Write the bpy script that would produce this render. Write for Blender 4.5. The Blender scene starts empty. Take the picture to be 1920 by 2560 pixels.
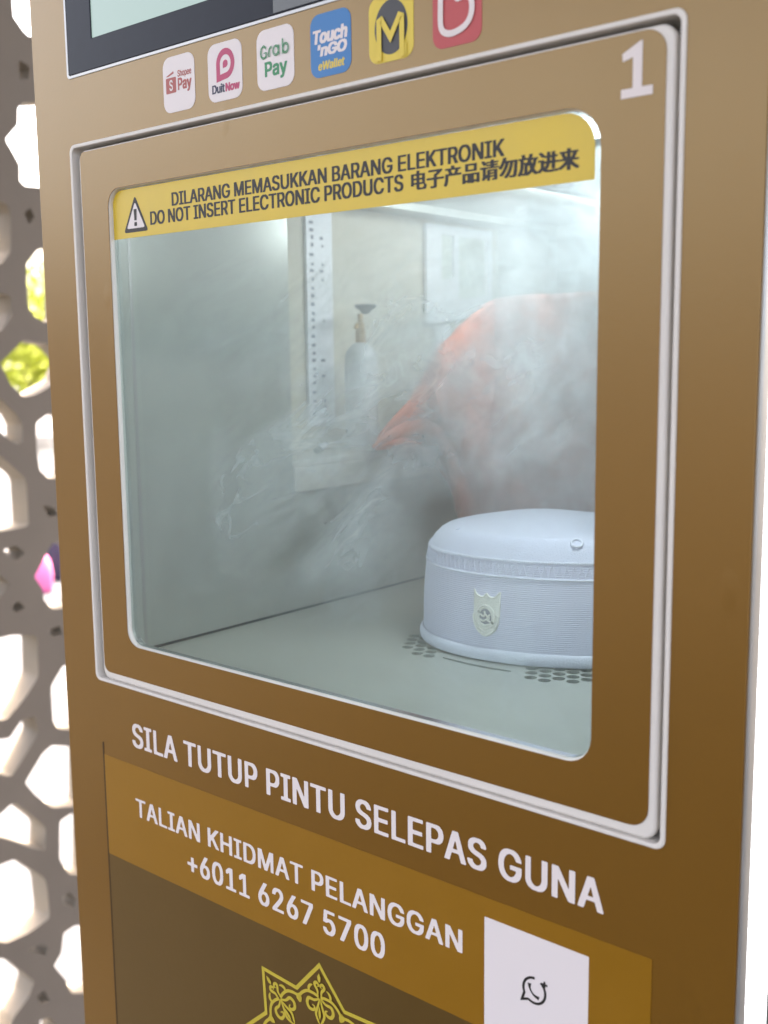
import bpy, bmesh, math, random, os
import numpy as np
from mathutils import Matrix, Vector
sc = bpy.context.scene
COL = sc.collection
S = 0.42                      # metres per plan unit (one unit = width of the door recess)
Z0 = 1.45                     # height of the top of the door recess above the ground, metres
GZ = -Z0 / S                  # ground level in plan units
rnd = random.Random(7)

# ------------------------------------------------------------------ camera
R3 = np.array([[0.7641039077, 0.6449968570, -0.0111475406],
               [0.0832126473, -0.1156856600, -0.9897941604],
               [-0.6397037449, 0.7553779668, -0.1420676630]])   # rows: right, down, forward
CP = np.array([1.476186, -1.012021, -0.321924])
FPX = 2725.16                 # focal length for a frame 1920 wide
cd = bpy.data.cameras.new('camera')
cam = bpy.data.objects.new('camera', cd)
COL.objects.link(cam)
cd.sensor_fit = 'HORIZONTAL'; cd.sensor_width = 36.0
cd.lens = FPX / 1920 * 36.0
cd.clip_start = 0.02; cd.clip_end = 2000
M = Matrix.Identity(4)
for i in range(3):
    M[i][0] = R3[0][i]; M[i][1] = -R3[1][i]; M[i][2] = -R3[2][i]; M[i][3] = CP[i] * S + (Z0 if i == 2 else 0)
cam.matrix_world = M
cd.dof.use_dof = True
cd.dof.focus_distance = 1.52 * S
cd.dof.aperture_fstop = 11.5
cd.dof.aperture_blades = 0
sc.camera = cam

# ------------------------------------------------------------------ sky, sun, exposure
SUN_EL, SUN_AZ = math.radians(68), math.radians(-22)       # azimuth from +y (behind the cabinet) towards -x
w = bpy.data.worlds.new('World'); sc.world = w; w.use_nodes = True
nt = w.node_tree; nt.nodes.clear()
sky = nt.nodes.new('ShaderNodeTexSky'); sky.sky_type = 'NISHITA'; sky.sun_disc = False
sky.sun_elevation = SUN_EL; sky.sun_rotation = SUN_AZ
sky.air_density = 0.6; sky.dust_density = 8.0; sky.ozone_density = 0.6
bg = nt.nodes.new('ShaderNodeBackground'); bg.inputs[1].default_value = 0.15
wo = nt.nodes.new('ShaderNodeOutputWorld')
tint = nt.nodes.new('ShaderNodeMix'); tint.data_type = 'RGBA'; tint.blend_type = 'MULTIPLY'; tint.inputs[0].default_value = 1
tint.inputs[7].default_value = (1.10, .98, .81, 1)          # hazy, slightly warm sky
nt.links.new(sky.outputs[0], tint.inputs[6]); nt.links.new(tint.outputs[2], bg.inputs[0]); nt.links.new(bg.outputs[0], wo.inputs[0])
sd = bpy.data.lights.new('sun', 'SUN'); sd.energy = 2.2; sd.angle = math.radians(0.5); sd.color = (1, .95, .86)
sun = bpy.data.objects.new('sun', sd); COL.objects.link(sun)
sdir = Vector((math.sin(SUN_AZ) * math.cos(SUN_EL), math.cos(SUN_AZ) * math.cos(SUN_EL), math.sin(SUN_EL)))
sun.rotation_euler = sdir.to_track_quat('Z', 'Y').to_euler()
sun.location = (0, 0, 6)
vs = sc.view_settings
sc.display_settings.display_device = 'sRGB'
vs.view_transform = 'Standard'; vs.look = 'None'; vs.gamma = 1.0; vs.use_curve_mapping = False
vs.exposure = 3.78
sc.render.film_transparent = False
sc.cycles.use_denoising = True
sc.cycles.max_bounces = 10
sc.cycles.transparent_max_bounces = 12
sc.cycles.volume_bounces = 2
sc.cycles.volume_step_rate = 0.5
sc.cycles.volume_max_steps = 256
sc.cycles.sample_clamp_indirect = 6

# ------------------------------------------------------------------ helpers
def W(p):
    return (p[0] * S, p[1] * S, p[2] * S + Z0)

def ray(u, v):
    return np.array([(u - 960) / FPX, (v - 1280) / FPX, 1.0]) @ R3

def hit(u, v, ax, val):
    d = ray(u, v)
    return CP + (val - CP[ax]) / d[ax] * d

def at_depth(x, z, y):
    """a point measured on the front plane, moved to the plane y"""
    k = (y - CP[1]) / (0 - CP[1])
    return CP[0] + (x - CP[0]) * k, CP[2] + (z - CP[2]) * k

def new_mat(name):
    m = bpy.data.materials.new(name); m.use_nodes = True
    return m, m.node_tree, m.node_tree.nodes['Principled BSDF']

def mat(name, col, rough=.5, metal=0., spec=.5, noise=0., nscale=60., bump=0., bscale=300., coat=0., sheen=0., ior=1.5, tint=(1, 1, 1)):
    m, t, b = new_mat(name)
    b.inputs['Base Color'].default_value = (*col, 1)
    b.inputs['Roughness'].default_value = rough
    b.inputs['Metallic'].default_value = metal
    b.inputs['Specular IOR Level'].default_value = spec
    b.inputs['Coat Weight'].default_value = coat
    b.inputs['IOR'].default_value = ior
    b.inputs['Specular Tint'].default_value = (*tint, 1)
    b.inputs['Sheen Weight'].default_value = sheen
    if noise or bump:
        tc = t.nodes.new('ShaderNodeTexCoord')
    if noise:
        n = t.nodes.new('ShaderNodeTexNoise'); n.inputs['Scale'].default_value = nscale
        n.inputs['Detail'].default_value = 6; n.inputs['Roughness'].default_value = .65
        t.links.new(tc.outputs['Object'], n.inputs['Vector'])
        mp = t.nodes.new('ShaderNodeMapRange')
        mp.inputs['From Min'].default_value = .25; mp.inputs['From Max'].default_value = .75
        mp.inputs['To Min'].default_value = 1 - noise; mp.inputs['To Max'].default_value = 1 + noise
        t.links.new(n.outputs['Fac'], mp.inputs['Value'])
        hs = t.nodes.new('ShaderNodeHueSaturation'); hs.inputs['Color'].default_value = (*col, 1)
        t.links.new(mp.outputs[0], hs.inputs['Value'])
        t.links.new(hs.outputs[0], b.inputs['Base Color'])
        mr = t.nodes.new('ShaderNodeMapRange')
        mr.inputs['To Min'].default_value = max(0, rough - .08); mr.inputs['To Max'].default_value = min(1, rough + .08)
        t.links.new(n.outputs['Fac'], mr.inputs['Value']); t.links.new(mr.outputs[0], b.inputs['Roughness'])
    if bump:
        n2 = t.nodes.new('ShaderNodeTexNoise'); n2.inputs['Scale'].default_value = bscale
        n2.inputs['Detail'].default_value = 3
        t.links.new(tc.outputs['Object'], n2.inputs['Vector'])
        bp = t.nodes.new('ShaderNodeBump'); bp.inputs['Strength'].default_value = bump
        bp.inputs['Distance'].default_value = .001
        t.links.new(n2.outputs['Fac'], bp.inputs['Height']); t.links.new(bp.outputs[0], b.inputs['Normal'])
    return m

def emit_mat(name, col, strength, base=(.1, .1, .1)):
    m, t, b = new_mat(name)
    b.inputs['Base Color'].default_value = (*base, 1)
    b.inputs['Emission Color'].default_value = (*col, 1)
    b.inputs['Emission Strength'].default_value = strength
    b.inputs['Roughness'].default_value = .3
    return m

ROOTS = {}
def tag(o, label=None, cat=None, group=None, kind=None):
    if label: o['label'] = label
    if cat: o['category'] = cat
    if group: o['group'] = group
    if kind: o['kind'] = kind
    return o

def empty(name, base, label, cat, group=None):
    o = bpy.data.objects.new(name, None); COL.objects.link(o)
    o.empty_display_size = .05
    o.location = W(base)
    tag(o, label, cat, group)
    ROOTS[o.name] = Vector(o.location)
    return o

def root_of(o):
    while o.parent: o = o.parent
    return ROOTS.get(o.name, Vector(o.location))

class MB:
    """collects shapes in plan units and links them as ONE mesh object"""
    def __init__(s): s.v = []; s.f = []; s.m = []
    def add(s, v, f, mi=0):
        n = len(s.v); s.v += [tuple(p) for p in v]
        s.f += [tuple(i + n for i in q) for q in f]; s.m += [mi] * len(f); return s
    def box(s, a, b, mi=0):
        (x0, y0, z0), (x1, y1, z1) = a, b
        v = [(x, y, z) for x in (x0, x1) for y in (y0, y1) for z in (z0, z1)]
        return s.add(v, [(0, 1, 3, 2), (4, 6, 7, 5), (0, 4, 5, 1), (2, 3, 7, 6), (0, 2, 6, 4), (1, 5, 7, 3)], mi)
    def lathe(s, prof, c, n=32, mi=0, cap=True):
        v = []; f = []
        for r, z in prof:
            for k in range(n):
                a = 2 * math.pi * k / n; v.append((c[0] + r * math.cos(a), c[1] + r * math.sin(a), c[2] + z))
        for i in range(len(prof) - 1):
            for k in range(n):
                f.append((i * n + k, i * n + (k + 1) % n, (i + 1) * n + (k + 1) % n, (i + 1) * n + k))
        if cap: f.append(tuple(reversed(range(n)))); f.append(tuple(range((len(prof) - 1) * n, len(prof) * n)))
        return s.add(v, f, mi)
    def tube(s, pts, r, n=8, mi=0, closed=False):
        P = [Vector(p) for p in pts]; v = []; f = []; L = len(P)
        for i, p in enumerate(P):
            d = (P[(i + 1) % L] - P[i - 1]) if closed else (P[min(i + 1, L - 1)] - P[max(i - 1, 0)])
            d.normalize()
            up = Vector((0, 0, 1)) if abs(d.z) < .9 else Vector((1, 0, 0))
            a = d.cross(up).normalized(); b = d.cross(a)
            rr_ = r[i] if isinstance(r, (list, tuple)) else r
            for k in range(n):
                t = 2 * math.pi * k / n; v.append(p + a * (rr_ * math.cos(t)) + b * (rr_ * math.sin(t)))
        for i in range(L if closed else L - 1):
            for k in range(n):
                j = (i + 1) % L
                f.append((i * n + k, i * n + (k + 1) % n, j * n + (k + 1) % n, j * n + k))
        if not closed: f.append(tuple(reversed(range(n)))); f.append(tuple(range((L - 1) * n, L * n)))
        return s.add(v, f, mi)
    def build(s, name, mats, parent=None, smooth=False, bevel=0., seg=2, angle=35):
        me = bpy.data.meshes.new(name)
        off = root_of(parent) if parent else Vector((0, 0, 0))
        me.from_pydata([Vector(W(p)) - off for p in s.v], [], s.f)
        if not isinstance(mats, (list, tuple)): mats = [mats]
        for m in mats: me.materials.append(m)
        for p, mi in zip(me.polygons, s.m): p.material_index = mi
        bm = bmesh.new(); bm.from_mesh(me)
        bmesh.ops.recalc_face_normals(bm, faces=bm.faces)
        if bevel:
            es = [e for e in bm.edges if len(e.link_faces) == 2 and e.calc_face_angle(0) > math.radians(angle)]
            bmesh.ops.bevel(bm, geom=es, offset=bevel * S, segments=seg, profile=.5, affect='EDGES', clamp_overlap=True)
        bm.to_mesh(me); bm.free()
        if smooth:
            for p in me.polygons: p.use_smooth = True
            me.set_sharp_from_angle(angle=math.radians(40))
        o = bpy.data.objects.new(name, me); COL.objects.link(o)
        if parent: o.parent = parent
        return o

def rr(x0, z0, x1, z1, r, n=6):
    if not isinstance(r, (list, tuple)): r = [r] * 4      # bl, br, tr, tl
    pts = []
    for (cx, cz, a0, q) in ((x0, z0, 180, r[0]), (x1, z0, 270, r[1]), (x1, z1, 0, r[2]), (x0, z1, 90, r[3])):
        if q <= 0: pts.append((cx, cz)); continue
        ox = cx + q if cx == x0 else cx - q; oz = cz + q if cz == z0 else cz - q
        for k in range(n + 1):
            a = math.radians(a0 + 90 * k / n); pts.append((ox + q * math.cos(a), oz + q * math.sin(a)))
    return pts

def circ(cx, cz, r, n=20, rz=None):
    rz = rz or r
    return [(cx + r * math.cos(2 * math.pi * k / n), cz + rz * math.sin(2 * math.pi * k / n)) for k in range(n)]

DG = None
def curve_mesh(cu):
    o = bpy.data.objects.new('tmp', cu); COL.objects.link(o)
    bpy.context.view_layer.update()
    ev = o.evaluated_get(bpy.context.evaluated_depsgraph_get())
    me = bpy.data.meshes.new_from_object(ev)
    v = [tuple(p.co) for p in me.vertices]; f = [tuple(p.vertices) for p in me.polygons]
    bpy.data.objects.remove(o); bpy.data.curves.remove(cu); bpy.data.meshes.remove(me)
    return v, f

def plate(loops, y, thick, bevel=0., axis='y'):
    """filled outline with holes. axis y: (x,z) outline, front at y, going back by thick.
    axis x: (y,z) outline, face at x, going to -x.  axis z: (x,y) outline, face at z, going down."""
    cu = bpy.data.curves.new('tmp', 'CURVE'); cu.dimensions = '2D'; cu.fill_mode = 'BOTH'
    K = 100.0
    for lp in loops:
        s = cu.splines.new('POLY'); s.points.add(len(lp) - 1); s.use_cyclic_u = True
        for p, q in zip(s.points, lp): p.co = (q[0] * K, q[1] * K, 0, 1)
    if thick > 0: cu.extrude = (thick / 2 - bevel) * K
    if bevel: cu.bevel_depth = bevel * K; cu.offset = -bevel * K; cu.bevel_resolution = 2
    v, f = curve_mesh(cu)
    o = []
    for a, b, c in v:
        a /= K; b /= K; c /= K
        if axis == 'y': o.append((a, y + thick / 2 - c, b))
        elif axis == 'x': o.append((y - thick / 2 + c, a, b))
        else: o.append((a, b, y - thick / 2 + c))
    return o, f

FONT = None
try:
    FONT = bpy.data.fonts.load(os.path.join(bpy.utils.resource_path('LOCAL'), 'datafiles', 'fonts', 'Inter.woff2'))
except Exception:
    FONT = None

def contours(A):
    """closed outlines of the level 0.5 of a 2D field (marching squares)"""
    B = A > .5; H_, W_ = A.shape
    cell = B[:-1, :-1] * 1 + B[:-1, 1:] * 2 + B[1:, 1:] * 4 + B[1:, :-1] * 8
    T = {1: [(3, 0)], 2: [(0, 1)], 3: [(3, 1)], 4: [(1, 2)], 5: [(3, 2), (1, 0)], 6: [(0, 2)], 7: [(3, 2)], 8: [(2, 3)], 9: [(2, 0)],
         10: [(0, 3), (2, 1)], 11: [(2, 1)], 12: [(1, 3)], 13: [(1, 0)], 14: [(0, 3)]}
    nxt = {}; pos = {}
    for r, c in zip(*np.nonzero((cell > 0) & (cell < 15))):
        E_ = {0: ('h', r, c), 2: ('h', r + 1, c), 3: ('v', r, c), 1: ('v', r, c + 1)}
        for a, b in T[int(cell[r, c])]:
            for k in (E_[a], E_[b]):
                if k not in pos:
                    _, y, x = k
                    v0 = A[y, x]; v1 = A[y, x + 1] if k[0] == 'h' else A[y + 1, x]
                    t = (.5 - v0) / (v1 - v0)
                    pos[k] = (x + t, y) if k[0] == 'h' else (x, y + t)
            nxt[E_[a]] = E_[b]
    loops = []
    while nxt:
        k0 = next(iter(nxt)); k = k0; L = []
        while k in nxt: L.append(pos[k]); k = nxt.pop(k)
        if len(L) > 5: loops.append(L)
    return loops

def simplify(L, tol):
    P = np.array(L); keep = np.zeros(len(P), bool)
    far = int(np.argmax(((P - P[0]) ** 2).sum(1))); keep[0] = keep[far] = True
    st = [(0, far), (far, len(P))]
    while st:
        a, b = st.pop()
        if b - a < 2: continue
        p, q = P[a], P[b % len(P)]; d = q - p; n = np.hypot(*d) + 1e-9
        seg = P[a + 1:b] - p; h = np.abs(seg[:, 0] * d[1] - seg[:, 1] * d[0]) / n
        m = int(h.argmax())
        if h[m] > tol: keep[a + 1 + m] = True; st += [(a, a + 1 + m), (a + 1 + m, b)]
    return P[keep]

def text(mb, body, x0, z0, x1, z1, y, mi=0, bold=(.0, .0), shear=0., space=1., builtin=False, res=72):
    """lettering fitted into a box on the front plane; bold = extra stroke width, height (plan units)"""
    cu = bpy.data.curves.new('tmp', 'FONT'); cu.body = body; cu.size = 1; cu.shear = shear
    cu.space_character = space; cu.resolution_u = 5
    if FONT and not builtin: cu.font = FONT
    ob_ = bpy.data.objects.new('tmp', cu); COL.objects.link(ob_); bpy.context.view_layer.update()
    crv = ob_.to_curve(bpy.context.evaluated_depsgraph_get()); outl = []
    for sp_ in crv.splines:
        if sp_.type == 'BEZIER':
            bp_ = sp_.bezier_points; L = []
            for k in range(len(bp_)):
                a, b = bp_[k - 1], bp_[k]
                p0, p1, p2, p3 = (np.array(q[:2]) for q in (a.co, a.handle_right, b.handle_left, b.co))
                for t in np.arange(6) / 6: L.append((1 - t) ** 3 * p0 + 3 * t * (1 - t) ** 2 * p1 + 3 * t * t * (1 - t) * p2 + t ** 3 * p3)
            outl.append(np.array(L))
        else: outl.append(np.array([p.co[:2] for p in sp_.points]))
    ob_.to_curve_clear(); bpy.data.objects.remove(ob_); bpy.data.curves.remove(cu)
    allv = np.concatenate(outl); lo = allv.min(0); hi = allv.max(0); bx, bz = bold
    ch = res / (z1 - z0)                                       # grid cells per plan unit
    kx = (x1 - x0 - bx) / (hi[0] - lo[0]); kz = (z1 - z0 - bz) / (hi[1] - lo[1])
    W_ = int((x1 - x0) * ch) + 12; H_ = res + 12
    wind = np.zeros((H_, W_), np.int16); xs_ = np.arange(W_)
    for L in outl:                                             # non-zero winding fill
        X = ((L[:, 0] - lo[0]) * kx + bx / 2) * ch + 5.00137; Y = ((L[:, 1] - lo[1]) * kz + bz / 2) * ch + 5.00219
        for k in range(len(L)):
            xa, ya_, xb, yb_ = X[k - 1], Y[k - 1], X[k], Y[k]
            if ya_ == yb_: continue
            sg = 1 if yb_ > ya_ else -1
            for r in range(max(0, math.ceil(min(ya_, yb_))), min(H_ - 1, math.ceil(max(ya_, yb_)) - 1) + 1):
                wind[r, xs_ > xa + (r - ya_) / (yb_ - ya_) * (xb - xa)] += sg
    G = wind != 0
    A = G.astype(float)
    rx, rz = bx / 2 * ch, bz / 2 * ch
    D = A.copy()                                               # thicken
    for k in range(1, int(round(rx)) + 1):
        D[:, k:] = np.maximum(D[:, k:], A[:, :-k]); D[:, :-k] = np.maximum(D[:, :-k], A[:, k:])
    A = D.copy()
    for k in range(1, int(round(rz)) + 1):
        D[k:] = np.maximum(D[k:], A[:-k]); D[:-k] = np.maximum(D[:-k], A[k:])
    A = np.pad(D, 2)
    for _ in range(2):                                         # soften the stair steps
        A = (np.roll(A, 1, 0) + 2 * A + np.roll(A, -1, 0)) / 4; A = (np.roll(A, 1, 1) + 2 * A + np.roll(A, -1, 1)) / 4
    loops = [simplify(L, .22) for L in contours(A)]
    loops = [[(x0 + (p[0] - 7) / ch, z0 + (p[1] - 7) / ch) for p in L] for L in loops if len(L) > 2]
    if loops:
        pv_, pf = plate(loops, y, 0); mb.add(pv_, pf, mi)

def smooth_line(p, n=8, closed=False):
    P = [np.array(q, float) for q in p]; out = []; L = len(P)
    rng = range(L) if closed else range(L - 1)
    for i in rng:
        p1, p2 = P[i], P[(i + 1) % L]
        p0 = P[i - 1] if (i > 0 or closed) else 2 * p1 - p2
        p3 = P[(i + 2) % L] if (i + 2 < L or closed) else 2 * p2 - p1
        for k in range(n):
            t = k / n
            out.append(.5 * ((2 * p1) + (-p0 + p2) * t + (2 * p0 - 5 * p1 + 4 * p2 - p3) * t * t + (-p0 + 3 * p1 - 3 * p2 + p3) * t ** 3))
    if not closed: out.append(P[-1])
    return out

STK = [0]
def stroke(mb, pts, wd, y, mi=0, closed=False, taper=None):
    STK[0] = (STK[0] + 1) % 40
    yy = y - .00003 * STK[0]
    P = [np.array(q, float) for q in pts]; L = len(P); v = []; f = []
    for i in range(L):
        a = P[(i - 1) % L] if (closed or i) else P[i]; b = P[(i + 1) % L] if (closed or i < L - 1) else P[i]
        d1 = P[i] - a; d2 = b - P[i]
        if np.hypot(*d1) < 1e-9: d1 = d2
        if np.hypot(*d2) < 1e-9: d2 = d1
        d1 = d1 / np.hypot(*d1); d2 = d2 / np.hypot(*d2)
        n1 = np.array([-d1[1], d1[0]]); n2 = np.array([-d2[1], d2[0]])
        m = n1 + n2; m = m / max(1e-6, np.hypot(*m)); m = m / max(.35, m @ n1)
        ww = wd / 2 * (taper(i / (L - 1)) if taper else 1)
        v += [(P[i][0] + m[0] * ww, yy, P[i][1] + m[1] * ww), (P[i][0] - m[0] * ww, yy, P[i][1] - m[1] * ww)]
    for i in range(L if closed else L - 1):
        j = (i + 1) % L; f.append((2 * i, 2 * i + 1, 2 * j + 1, 2 * j))
    mb.add(v, f, mi)

def fill(mb, pts, y, mi=0, holes=()):
    v, f = plate([pts, *holes], y, 0); mb.add(v, f, mi)

# ------------------------------------------------------------------ materials
BR = (.165, .074, .006); TN = (1, .80, .48)
M_brown = mat('gold_brown_vinyl', BR, .30, 0, 1.0, noise=.025, nscale=12, bump=.04, bscale=500, ior=1.62, tint=TN)
M_brown2 = mat('lower_gold_brown_vinyl', (.085, .046, .008), .34, 0, 1.0, noise=.05, nscale=25, bump=.06, bscale=300, ior=1.65, tint=TN)
def bubbles(m_, scale=42., amount=.35):
    t = m_.node_tree; b = t.nodes['Principled BSDF']; old = b.inputs['Normal'].links[0].from_node
    tc = t.nodes.new('ShaderNodeTexCoord'); mp = t.nodes.new('ShaderNodeMapping'); mp.inputs['Scale'].default_value = (1, 1, .45)
    vo = t.nodes.new('ShaderNodeTexVoronoi'); vo.inputs['Scale'].default_value = scale
    t.links.new(tc.outputs['Object'], mp.inputs[0]); t.links.new(mp.outputs[0], vo.inputs['Vector'])
    r1 = t.nodes.new('ShaderNodeMapRange'); r1.inputs['From Min'].default_value = .05; r1.inputs['From Max'].default_value = .16
    r1.inputs['To Min'].default_value = 1; r1.inputs['To Max'].default_value = 0; t.links.new(vo.outputs['Distance'], r1.inputs['Value'])
    sp = t.nodes.new('ShaderNodeSeparateColor'); t.links.new(vo.outputs['Color'], sp.inputs[0])
    gt = t.nodes.new('ShaderNodeMath'); gt.operation = 'GREATER_THAN'; gt.inputs[1].default_value = .80; t.links.new(sp.outputs[0], gt.inputs[0])
    mu = t.nodes.new('ShaderNodeMath'); mu.operation = 'MULTIPLY'; t.links.new(r1.outputs[0], mu.inputs[0]); t.links.new(gt.outputs[0], mu.inputs[1])
    nz = t.nodes.new('ShaderNodeTexNoise'); nz.inputs['Scale'].default_value = 9; t.links.new(mp.outputs[0], nz.inputs['Vector'])
    ad = t.nodes.new('ShaderNodeMath'); ad.operation = 'MULTIPLY_ADD'; ad.inputs[1].default_value = 1.3
    t.links.new(nz.outputs['Fac'], ad.inputs[0]); t.links.new(mu.outputs[0], ad.inputs[2])
    st = t.nodes.new('ShaderNodeTexNoise'); st.inputs['Scale'].default_value = 1.0; st.inputs['Detail'].default_value = 5
    m2 = t.nodes.new('ShaderNodeMapping'); m2.inputs['Scale'].default_value = (9, 9, 5); t.links.new(tc.outputs['Object'], m2.inputs[0]); t.links.new(m2.outputs[0], st.inputs['Vector'])
    r2 = t.nodes.new('ShaderNodeMapRange'); r2.inputs['From Min'].default_value = .3; r2.inputs['From Max'].default_value = .7; r2.inputs['To Min'].default_value = .285; r2.inputs['To Max'].default_value = .315
    t.links.new(st.outputs['Fac'], r2.inputs['Value']); t.links.new(r2.outputs[0], b.inputs['Roughness'])
    bp = t.nodes.new('ShaderNodeBump'); bp.inputs['Strength'].default_value = amount; bp.inputs['Distance'].default_value = .0009
    t.links.new(ad.outputs[0], bp.inputs['Height']); t.links.new(old.outputs[0], bp.inputs['Normal']); t.links.new(bp.outputs[0], b.inputs['Normal'])
bubbles(M_brown, 34., .20)
M_band = mat('ochre_vinyl_band', (.27, .125, .004), .34, 0, 1.0, noise=.04, nscale=30, bump=.06, bscale=300, ior=1.6, tint=TN)
M_white = mat('white_powder_coat', (.74, .70, .65), .38, 0, .5, noise=.03, nscale=20)
M_grey = mat('grey_metal', (.42, .42, .41), .35, .6, .5, noise=.06, nscale=40)
M_dark = mat('dark_side_panel', (.03, .035, .032), .5)
M_letter = mat('white_lettering', (.80, .725, .71), .5)
M_gold = mat('pale_gold_print', (.55, .43, .045), .45)
M_black = mat('black_print', (.018, .016, .014), .5)
M_yellow = mat('yellow_sticker', (.70, .50, .035), .35, 0, .5, noise=.04, nscale=40)
M_steel = mat('brushed_chamber_steel', (.43, .45, .42), .34, .35, .5, noise=.07, nscale=14)
M_floor = mat('chamber_floor_steel', (.48, .49, .44), .36, .3, .5, noise=.06, nscale=14)
M_hole = mat('vent_void', (.03, .045, .05), .8)
M_sheetw = mat('sticker_white', (.80, .735, .73), .4)

# ================================================================== SETTING
def structure(o): o['kind'] = 'structure'; return o
M_ground = mat('pale_concrete', (.032, .035, .044), .75, noise=.12, nscale=1.5, bump=.3, bscale=40)
g = MB(); g.add([(-2000, -2000, GZ), (2000, -2000, GZ), (2000, 2000, GZ), (-2000, 2000, GZ)], [(0, 1, 2, 3)])
structure(g.build('ground', M_ground))
M_tile = mat('dark_paving', (.028, .026, .024), .95, 0, .05, noise=.15, nscale=3)
g = MB(); g.box((-2.1, -150, GZ + .002), (150, 60, GZ + .03)); g.box((-150, -150, GZ + .002), (-2.1005, .4, GZ + .03)); structure(g.build('paved_yard', M_tile))
M_roof = mat('shade_roof_soffit', (.30, .28, .26), .9)
g = MB(); g.box((-2.6, -8.5, 3.75), (7.0, 7.0, 4.1)); g.box((-6.0, -8.5, 3.75), (-2.601, .3, 4.1)); structure(g.build('shade_roof', M_roof))  # unseen slabs, added to shade cabinet and yard and to shape the reflections

# ================================================================== CABINET
cab = empty('vending_cabinet', (.5, .65, GZ + .03), 'gold brown self service cabinet with a smoke filled glass door', 'vending machine')
X0, X1, YB, ZT, ZB = -.089, 1.0838, 1.42, 1.15, GZ + .05
# hollow body
b = MB()
b.box((X0 + .002, .006, ZB), (X0 + .012, YB, ZT))
b.box((X1 - .010, .085, ZB), (X1 - .001, YB, ZT), 1)
b.box((X0 + .012, YB - .01, ZB), (X1 - .010, YB, ZT))
b.box((X0 + .012, .006, ZT - .01), (X1 - .010, YB - .01, ZT))
b.box((X0 + .012, .006, ZB), (X1 - .010, YB - .01, ZB + .01))
for x in (X0 + .08, X1 - .08):
    for y in (.12, YB - .12): b.box((x - .03, y - .03, GZ + .03), (x + .03, y + .03, ZB), 1)
b.build('body', [M_white, M_dark], cab)
# rounded bare edge along the right, then the lit strip
e = MB(); e.box((X1 - .0032, .0006, ZB), (X1 + .001, .0195, ZT)); e.build('corner_edge', M_grey, cab, smooth=True, bevel=.0018, seg=3)
M_led = emit_mat('lit_strip', (.93, .97, 1.0), .7)
M_ledline = mat('blue_film', (.25, .27, .6), .4)
e = MB(); e.box((X1 - .012, .0205, ZB), (X1 - .002, .060, ZT)); e.box((X1 - .012, .066, ZB), (X1 - .002, .084, ZT))
e.box((X1 - .012, .0601, ZB), (X1 - .0026, .0659, ZT), 1)
e.build('light_strip', [M_led, M_ledline], cab)

# front panel with the two openings
SX0, SX1, SZ0, SZ1 = .004, .99, .0975, .86
fp = MB()
fp.add(*plate([[(X0, ZB), (X1 - .0035, ZB), (X1 - .0035, ZT), (X0, ZT)],
               rr(.001, -.8388, .999, -.001, .012), rr(SX0, SZ0, SX1, SZ1, .006)], 0, .006, .0012))
fp.build('front_panel', M_brown, cab, smooth=True)
# lower panel sheet and its band
ZL0, ZL1 = -1.1375, -.9655
lp = MB(); lp.box((.0075, -.0006, -2.9), (.0108, .0006, -.945)); M_seam = mat('brown_seam', (.05, .024, .006), .5)
lp.build('panel_seam', M_seam, cab)
lq = MB(); lq.add(*plate([[(.0112, -2.89), (X1 - .016, -2.89), (X1 - .016, ZL0 - .0003), (.0112, ZL0 - .0003)]], -.0004, .0003))
lq.build('lower_print', M_brown2, cab)
bd = MB(); bd.add(*plate([[(.0112, ZL0), (.9885, ZL0), (.9885, ZL1), (.0112, ZL1)]], -.0007, .0006))
band = bd.build('contact_band', M_band, cab)
t = MB(); text(t, 'SILA TUTUP PINTU SELEPAS GUNA', .0885, -.9350, .9300, -.8945, -.0004, 0, (.0036, .0014), space=1.04)
t.build('lettering', M_letter, cab)
t = MB()
text(t, 'TALIAN KHIDMAT PELANGGAN', .0905, -1.0510, .7381, -1.0195, -.0010, 0, (.0027, .0010), space=1.05)
text(t, '+6011 6267 5700', .2154, -1.1065, .6131, -1.0700, -.0010, 0, (.0030, .0012), space=1.04)
t.build('band_lettering', M_letter, cab)
# plain label with a chat bubble
q = MB(); q.add(*plate([rr(.771, -1.1375, .9128, -.9903, .001, 2)], -.0011, .0004)); lab = q.build('contact_label', M_sheetw, cab)
q = MB()
cx, cz, r = .842, -1.0585, .0150
bub = [(cx + r * math.cos(a), cz + r * 1.04 * math.sin(a)) for a in np.radians(np.linspace(-122, 55, 26))]
stroke(q, bub, .0032, -.0013)
bub2 = [(cx + r * math.cos(a), cz + r * 1.04 * math.sin(a)) for a in np.radians(np.linspace(88, 205, 18))]
bub2 += [(cx - r * 1.12, cz - r * 1.12), (cx - r * .52, cz - r * .88)]
stroke(q, bub2, .0032, -.0013)
stroke(q, smooth_line([(cx - .0066, cz + .0072), (cx - .006, cz + .001), (cx - .001, cz - .0055), (cx + .0066, cz - .0078)]), .0040, -.0013,
       taper=lambda u: 1.25 - 1.0 * math.sin(math.pi * u) ** 1 * .7)
stroke(q, [(cx + .0098, cz + .0125), (cx + .0178, cz + .0125)], .0026, -.0013)
stroke(q, [(cx + .0138, cz + .0085), (cx + .0138, cz + .0165)], .0026, -.0013)
q.build('chat_symbol', M_black, cab)

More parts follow.
